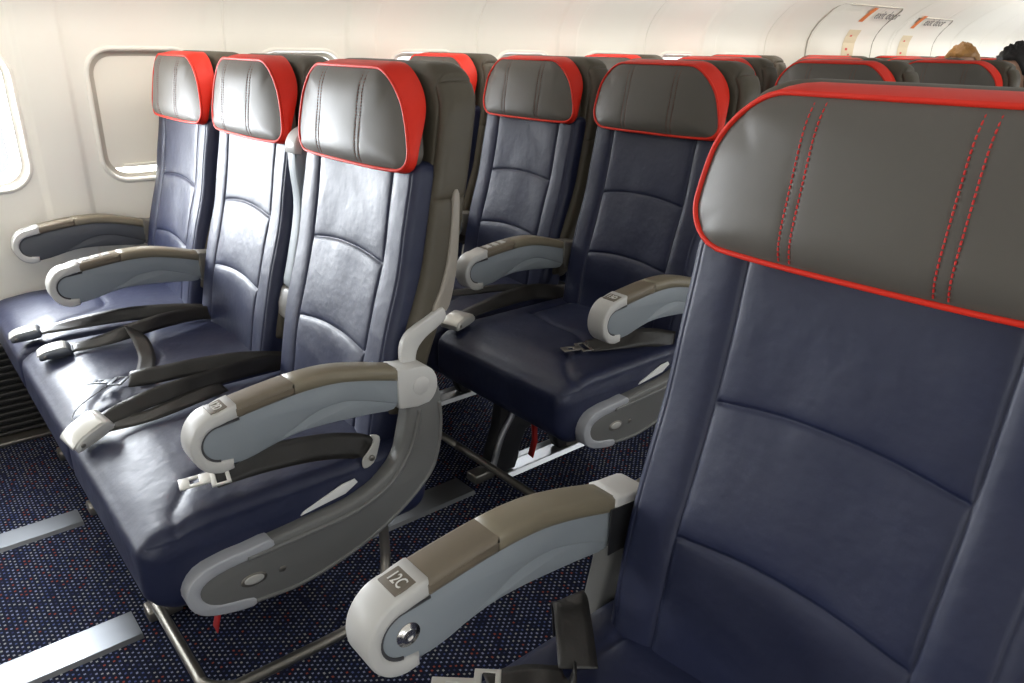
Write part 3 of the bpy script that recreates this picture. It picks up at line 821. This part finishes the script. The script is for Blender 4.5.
def window(idx,c,flip,closed=False):
    r=empty('window_%d'%idx,((XW if not flip else XP),c,CZ)); tag(r,kind='structure'); sg=-1 if not flip else 1  # sg: outward
    def ring(loops,name,mat):
        vs=[];fs=[];n=None
        for (off,hy,hz,rad) in loops:
            L=rrect(0,0,hy,hz,rad); n=len(L)
            for y,z in L: 
                vs.append((sg*off + ((xl(z+CZ)-XW)*(1 if not flip else -1)),y,z))
        for q in range(len(loops)-1):
            for i in range(n):
                j=(i+1)%n; fs.append((q*n+i,q*n+j,(q+1)*n+j,(q+1)*n+i))
        return build(MB().add(vs,fs),name,mat,r)
    ring([(-.000,HYW+.012,HZW+.012,.079),(-.005,HYW+.008,HZW+.008,.075),(-.006,HYW+.004,HZW+.004,.071),(-.004,HYW,HZW,.068),(.006,HYW-.003,HZW-.003,.066)],'window_lip',M['wall'])
    ring([(.006,HYW-.003,HZW-.003,.066),(.012,HYW-.010,HZW-.010,.06),(.014,HYW-.016,HZW-.016,.056)],'window_seal',M['seal'])
    ring([(.014,HYW-.016,HZW-.016,.056),(.03,HYW-.020,HZW-.020,.052),(.062,HYW-.034,HZW-.032,.046),(.07,HYW-.034,HZW-.032,.046)],'window_frame',M['white'] if not closed else M['shade'])
    L=rrect(0,0,HYW-.030,HZW-.028,.05)
    vs=[(sg*.060,y,z) for y,z in L]+[(sg*.063,y,z) for y,z in L]; n=len(L)
    build(MB().add(vs,[tuple(range(n)),tuple(range(n,2*n))[::-1]]+[(i,(i+1)%n,n+(i+1)%n,n+i) for i in range(n)]),'window_pane',M['glass'],r,sm=False)
    if closed:
        hy=HYW-.017
        hy=HYW-.0155; top=HZW-.0155
        zs=[-HZW+.034,-HZW+.040,-HZW+.048,-HZW+.058,-.1,-.05,0,.05,.1]+[top-.056*(1-math.sin(PI/2*q/8)) for q in range(9)]
        def hw(z):
            e=max(0,abs(z)-(top-.056)); return hy-.056+math.sqrt(max(0,.056**2-min(e,.056)**2)) if e>0 else hy
        vs=[];fs=[]
        for off in (.017,.020):
            for z in zs:
                for t in (-1,-.6,0,.6,1): vs.append((sg*(off-.002*(1-t*t)),t*hw(z),z))
        m=5*len(zs)
        for o in (0,m):
            for j in range(len(zs)-1):
                for i in range(4): fs.append((o+j*5+i,o+j*5+i+1,o+(j+1)*5+i+1,o+(j+1)*5+i))
        b=build(MB().add(vs,fs),'window_shade',M['shade'],r)
        h=rbox(.008,.20,.010,.003,(sg*.013,0,-HZW+.040)); build(h,'shade_handle',M['shade'],b)
    return r
wi=1
for c in WC:
    if is_exit(c) or c-.17<YA or c+.17>YB: continue
    if c>8.5: continue
    window(wi,c,False,closed=abs(c-.445)<.05); wi+=1
for c in WC:
    if is_exit(c) or c-.17<YA or c+.17>YB or c>8.5: continue
    window(wi,c,True); wi+=1
# outer fuselage skin closes off what lies beyond the windows: none needed above daylight
fl=rbox(XP-XW+.2,YB-YA,.04,.004,((XP+XW)/2,(YA+YB)/2,-.02)); o=build(fl,'floor',M['carpet'],sm=False); tag(o,kind='structure')
def bplane(name,x0,x1,y0,y1,z0,z1,mat):
    t=rbox(x1-x0,y1-y0,z1-z0,.004,((x0+x1)/2,(y0+y1)/2,(z0+z1)/2)); o=build(t,name,mat,sm=False); tag(o,kind='structure'); return o
bplane('ceiling',.35,XP-.4,YA,YB,2.12,2.16,M['ceiling'])
bplane('wall_front',XW-.1,XP+.1,YA-.04,YA,0,2.2,M['wall'])
bplane('wall_rear',XW-.1,XP+.1,YB,YB+.04,0,2.2,M['wall'])
# overhead bins
for i,(s,x0) in enumerate(((1,XW),(-1,XP))):
    o=[(.365,1.497),(.39,1.506),(.48,1.53),(.64,1.545),(.72,1.575),(.76,1.65),(.77,1.78),(.70,1.95),(.52,2.12),(.38,2.16),(.2,2.1),(.25,1.7),(.345,1.51)]
    n=len(o); vs=[(x0+s*a,YA,b) for a,b in o]+[(x0+s*a,YB,b) for a,b in o]
    fs=[(k,(k+1)%n,n+(k+1)%n,n+k) for k in range(n)]+[tuple(range(n)),tuple(range(n,2*n))]
    b=build(MB().add(vs,fs),'trim_%d'%(i+1),M['ceiling'],angle=40); tag(b,kind='structure')
# light strips: sidewall wash (behind the valance) and ceiling cove
def lamp(x0,x1,z0,z1,label,nm='cabin_light_strip'):
    t=rbox(abs(x1-x0),YB-YA-.2,abs(z1-z0)+.02,.005,((x0+x1)/2,(YA+YB)/2,(z0+z1)/2)); o=build(t,nm,M['lamp'],sm=False); tag(o,kind='structure'); o.name='trim_%d'%lamp.n; lamp.n+=1; return o
lamp.n=3
lamp(XW+.56,XW+.60,1.525,1.530,'')   # wall wash left
lamp(XP-.60,XP-.56,1.525,1.530,'')
def area(name,loc,rot,sx,sy,power,colr):
    l=bpy.data.lights.new(name,'AREA'); l.shape='RECTANGLE'; l.size=sx; l.size_y=sy; l.energy=power; l.color=colr
    o=bpy.data.objects.new(name,l); col.objects.link(o); o.location=loc; o.rotation_euler=rot; return o
WARM=(1,.945,.86); DAY=(.90,.95,1.0)
CFG=dict(ceil=13,wash=54,win=6,portwin=3,near=24)
area('ceiling_light',(1.75,4.5,2.11),(0,0,0),.5,15.2,CFG['ceil'],WARM)
area('wall_wash_left',(XW+.58,4.5,1.508),(0,rz(52),0),.04,15.2,CFG['wash'],WARM)
area('wall_wash_right',(XP-.58,4.5,1.508),(0,rz(-52),0),.04,15.2,16,WARM)
for c in WC:
    if is_exit(c) or c-.17<YA or c>8.5 or abs(c-.445)<.05: continue
    p=(40 if c>-.2 else 10) if c<.3 else CFG['win']
    area('daylight',(XW-.10,c,CZ),(0,rz(-90),0),.36,.30,p,DAY)
    area('daylight',(XP+.10,c,CZ),(0,rz(90),0),.36,.30,CFG['portwin'] if c<1.3 else (3 if c<3.2 else 24),DAY)
area('daylight',(XW-.10,.445,CZ),(0,rz(-90),0),.36,.30,14,DAY)
# floor tracks
tn=lamp.n
def track(x0,x1,y0,y1,z=.007,mat='brushed'):
    global tn
    o=[(x0,0),(x0+.008,z),(x1-.008,z),(x1,0)]; w=[(a,b) for a,b in o]
    vs=[(a,y0,b) for a,b in w]+[(a,y1,b) for a,b in w]
    r=build(MB().add(vs,[(0,1,5,4),(1,2,6,5),(2,3,7,6),(0,3,2,1),(4,5,6,7),(0,4,7,3)]),'trim_%d'%tn,M[mat],sm=False); tag(r,kind='structure'); tn+=1
for xc,hw_ in ((1.055,.050),(.555,.042)):
    for k in range(-2,8):
        track(xc-hw_,xc+hw_,k*PITCH+.41,(k+1)*PITCH-.045)
        # bare rail with twin lips between the fittings
        track(xc-.045,xc-.030,k*PITCH+.06,k*PITCH+.41,.012,'rail'); track(xc+.030,xc+.045,k*PITCH+.06,k*PITCH+.41,.012,'rail'); track(xc-.03,xc+.03,k*PITCH+.06,k*PITCH+.41,.003,'rail')
# air grille along the foot of the left wall
gr=empty('air_grille',(XW,0,0)); tag(gr,'black slatted air grille along the floor by the left wall','grille')
build(rbox(.012,6,.30,.003,(.011,0,.155)),'grille_back',M['dark'],gr,sm=False)
for j in range(14):
    b=rbox(.02,6,.009,.003,(.024,0,.024+j*.021)); build(b,'slat',M['grille'],gr,sm=False)
build(rbox(.07,6,.012,.004,(.04,0,.008)),'edge_strip',M['barmetal'],gr,sm=False)
# exit hatches with placards
def hatch(idx,y0,y1,z1):
    r=empty('door_%d'%idx,(XW,(y0+y1)/2,0)); tag(r,kind='structure')
    def px(z): return xl(z)-XW
    def seam(pts,rad=.004,name='door_gap',mat='seamline'):
        return build(tube([(px(z)+.004,y-(y0+y1)/2,z) for y,z in pts],rad,8),name,M[mat],r)
    zz=[.8,.95,1.05,1.10,1.15,1.2,1.25,1.30,z1-.03]
    o=[(y0,z) for z in zz]+[(y0+.01,z1-.01),(y0+.04,z1),(y1-.04,z1),(y1-.01,z1-.01)]+[(y1,z) for z in zz[::-1]]
    seam(o)
    # raised hatch skin
    Y=[y0+.012,y1-.012]; vs=[];fs=[]
    zs=[.8]+[.85+.03*i for i in range(int((z1-.86)/.03)+1)]
    for z in zs:
        for y in (Y[0]-.002,Y[0]+.006,Y[1]-.006,Y[1]+.002):
            e=.004 if y in (Y[0]-.002,Y[1]+.002) else .012
            vs.append((px(z)+e,y-(y0+y1)/2,z))
    for j in range(len(zs)-1):
        for i in range(3): fs.append((j*4+i,j*4+i+1,(j+1)*4+i+1,(j+1)*4+i))
    build(MB().add(vs,fs),'door_panel',M['wall'],r,angle=30)
    return r
def curvepatch(cy,y0,y1,z0,z1,off,mat,name,parent,lean=0):
    vs=[];fs=[];n=5
    for i in range(n+1):
        z=lerp(z0,z1,i/n)
        for y in (y0,y1): vs.append((xl(z)-XW+off,y-cy,z))
    for i in range(n): fs.append((2*i,2*i+1,2*i+3,2*i+2))
    return build(MB().add(vs,fs),name,M[mat],parent,sm=False)
def placard(y,z,label,i):
    cy=y; r=empty('exit_placard',(XW,y,0)); tag(r,label,'placard','exit instruction placards')
    curvepatch(y,y-.01,y+.045,z-.005,z+.07,.0145,'orange','orange_icon',r)
    me=text_mesh('exit door',.070,M['greyink'])
    t=mkobj('lettering',me,r,(xl(z+.035)-XW+.024,.25,z+.035)); t.rotation_euler=(rz(90+40),0,rz(90)); t.scale=(1.15,1.2,1)
    curvepatch(y,y-.02,y+.13,z-.24,z-.05,.0142,'beige','diagram_panel',r)
    for (a,b,m,s) in ((.03,-.09,'redink',.012),(.09,-.11,'redink',.012),(.02,-.17,'redink',.014),(.06,-.20,'redink',.010),(.0,-.22,'greyink',.013)):
        curvepatch(y,y+a,y+a+s*2.2,z+b,z+b+s,.0150,m,'diagram_mark',r)
hatch(1,4.18,4.98,1.40); hatch(2,5.22,5.90,1.36)
placard(4.60,1.32,'exit placard with orange square on the nearer cream hatch',0)
placard(5.36,1.30,'exit placard with orange square on the farther cream hatch',1)
# ------------------------------------------------------------------ passengers
def person(loc,label,hair,seed,hs=1.0,turn=0):
    r=empty('person',(loc[0],loc[1],0),turn); tag(r,label,'person','passengers seated far back')
    # skeleton with skin modifier: faces -y (towards the front of the cabin)
    ht=loc[2]  # head top
    zs=.50; kk=(ht-.30-zs)/.50
    J=[((0,.10,zs+.08),.14),((0,.14,zs+.22),.115),((0,.15,zs+.50*kk),.11),((0,.13,ht-.22),.05),((0,.12,ht-.15),.05),
       ((.10,.05,zs+.06),.085),((.12,-.32,zs+.08),.065),((.12,-.36,zs-.35),.045),((.12,-.46,zs-.40),.04),
       ((-.10,.05,zs+.06),.085),((-.12,-.32,zs+.08),.065),((-.12,-.36,zs-.35),.045),((-.12,-.46,zs-.40),.04),
       ((.17,.14,zs+.52*kk),.06),((.20,.08,zs+.27),.045),((.15,-.14,zs+.18),.033),((-.17,.14,zs+.52*kk),.06),((-.20,.08,zs+.27),.045),((-.15,-.14,zs+.18),.033)]
    E=[(0,1),(1,2),(2,3),(3,4),(0,5),(5,6),(6,7),(7,8),(0,9),(9,10),(10,11),(11,12),(2,13),(13,14),(14,15),(2,16),(16,17),(17,18)]
    me=bpy.data.meshes.new('body'); me.from_pydata([j[0] for j in J],E,[]); me.update()
    o=bpy.data.objects.new('body',me); col.objects.link(o); o.parent=r
    sk=o.modifiers.new('skin','SKIN'); 
    if not me.skin_vertices: pass
    lay=me.skin_vertices[0].data
    for i,j in enumerate(J): lay[i].radius=(j[1],j[1])
    lay[0].use_root=True
    ss=o.modifiers.new('s','SUBSURF'); ss.levels=2; ss.render_levels=2
    me.materials.append(M['shirt'])
    # head
    vs=[];fs=[];nu,nv=28,20; hc=Vector((0,.11,ht-.115))
    for j in range(nv+1):
        ph=PI*j/nv
        for i in range(nu):
            th=2*PI*i/nu; x=math.sin(ph)*math.cos(th);y=math.sin(ph)*math.sin(th);z=math.cos(ph)
            w=1-.22*smooth((-z-.1)/.9)
            X=x*.076*w;Y=y*.093*w;Z=z*.115
            if y<0:
                nose=math.exp(-((X/.014)**2))*math.exp(-((Z+.018)/.022)**2)*.022*(y<-.5); Y-=nose
                for sx in (-1,1): Y+=.009*math.exp(-(((X-sx*.030)/.013)**2+((Z-.004)/.011)**2))
                Y-=.005*math.exp(-((X/.024)**2+((Z+.052)/.008)**2))
            for sx in (-1,1):
                e=math.exp(-((Y/.016)**2+(Z/.026)**2)); X+=sx*.014*e*(1 if x*sx>.6 else 0)
            vs.append((X+hc.x,Y+hc.y,Z+hc.z))
    for j in range(nv):
        for i in range(nu): fs.append((j*nu+i,j*nu+(i+1)%nu,(j+1)*nu+(i+1)%nu,(j+1)*nu+i))
    build(MB().add(vs,fs),'head',M['skin'],r)
    # hair cap
    rnd=random.Random(seed); vs=[];fs=[]
    for j in range(15):
        for i in range(36):
            th=2*PI*i/36; y=math.sin(th)
            lim=lerp(1.05,2.25,smooth((y+.55)/1.0)); ph=lim*j/14
            k=1+.05*math.sin(i*2.1+seed)*math.sin(j*1.3)+.10*rnd.random()
            x=math.sin(ph)*math.cos(th);yy=math.sin(ph)*math.sin(th);z=math.cos(ph)
            th2=.011 if j<14 else .0
            vs.append((hc.x+x*(.079+th2)*k,hc.y+yy*(.096+th2)*k,hc.z+z*(.116+th2)*k))
    for j in range(14):
        for i in range(36): fs.append((j*36+i,j*36+(i+1)%36,(j+1)*36+(i+1)%36,(j+1)*36+i))
    build(MB().add(vs,fs),'hair',M[hair],r)
    return r
person((.70,5*PITCH+.20,1.18),'person with messy blond hair, only the head showing above the seats','blond',3,turn=rz(20))
person((1.17,4*PITCH+.17,1.175),'person with short black hair at the right edge, only the head showing','black_hair',5,turn=rz(-50))
# ------------------------------------------------------------------ world, camera, view
w=bpy.data.worlds.new('World'); bpy.context.scene.world=w; w.use_nodes=True
w.node_tree.nodes['Background'].inputs[0].default_value=(.93,.97,1,1); w.node_tree.nodes['Background'].inputs[1].default_value=1.2
cam=bpy.data.cameras.new('camera'); co=bpy.data.objects.new('camera',cam); col.objects.link(co)
cam.sensor_width=36; cam.lens=757.98/1024*36; cam.clip_start=.02
yaw,pitch,roll=-.866555373,-.373265296,.0159116318
f=Vector((math.sin(yaw)*math.cos(pitch),math.cos(yaw)*math.cos(pitch),math.sin(pitch)))
r0=Vector((math.cos(yaw),-math.sin(yaw),0)); u0=r0.cross(f)
c_,s_=math.cos(roll),math.sin(roll); rr=r0*c_+u0*s_; uu=-r0*s_+u0*c_
R=Matrix((rr,uu,-f)).transposed()
co.matrix_world=Matrix.Translation((2.52810981,-.270371179,1.15234446))@R.to_4x4()
sc=bpy.context.scene; sc.camera=co
sc.view_settings.view_transform='Standard'; sc.view_settings.look='None'; sc.view_settings.gamma=1; sc.view_settings.use_curve_mapping=False
sc.view_settings.exposure=0.0
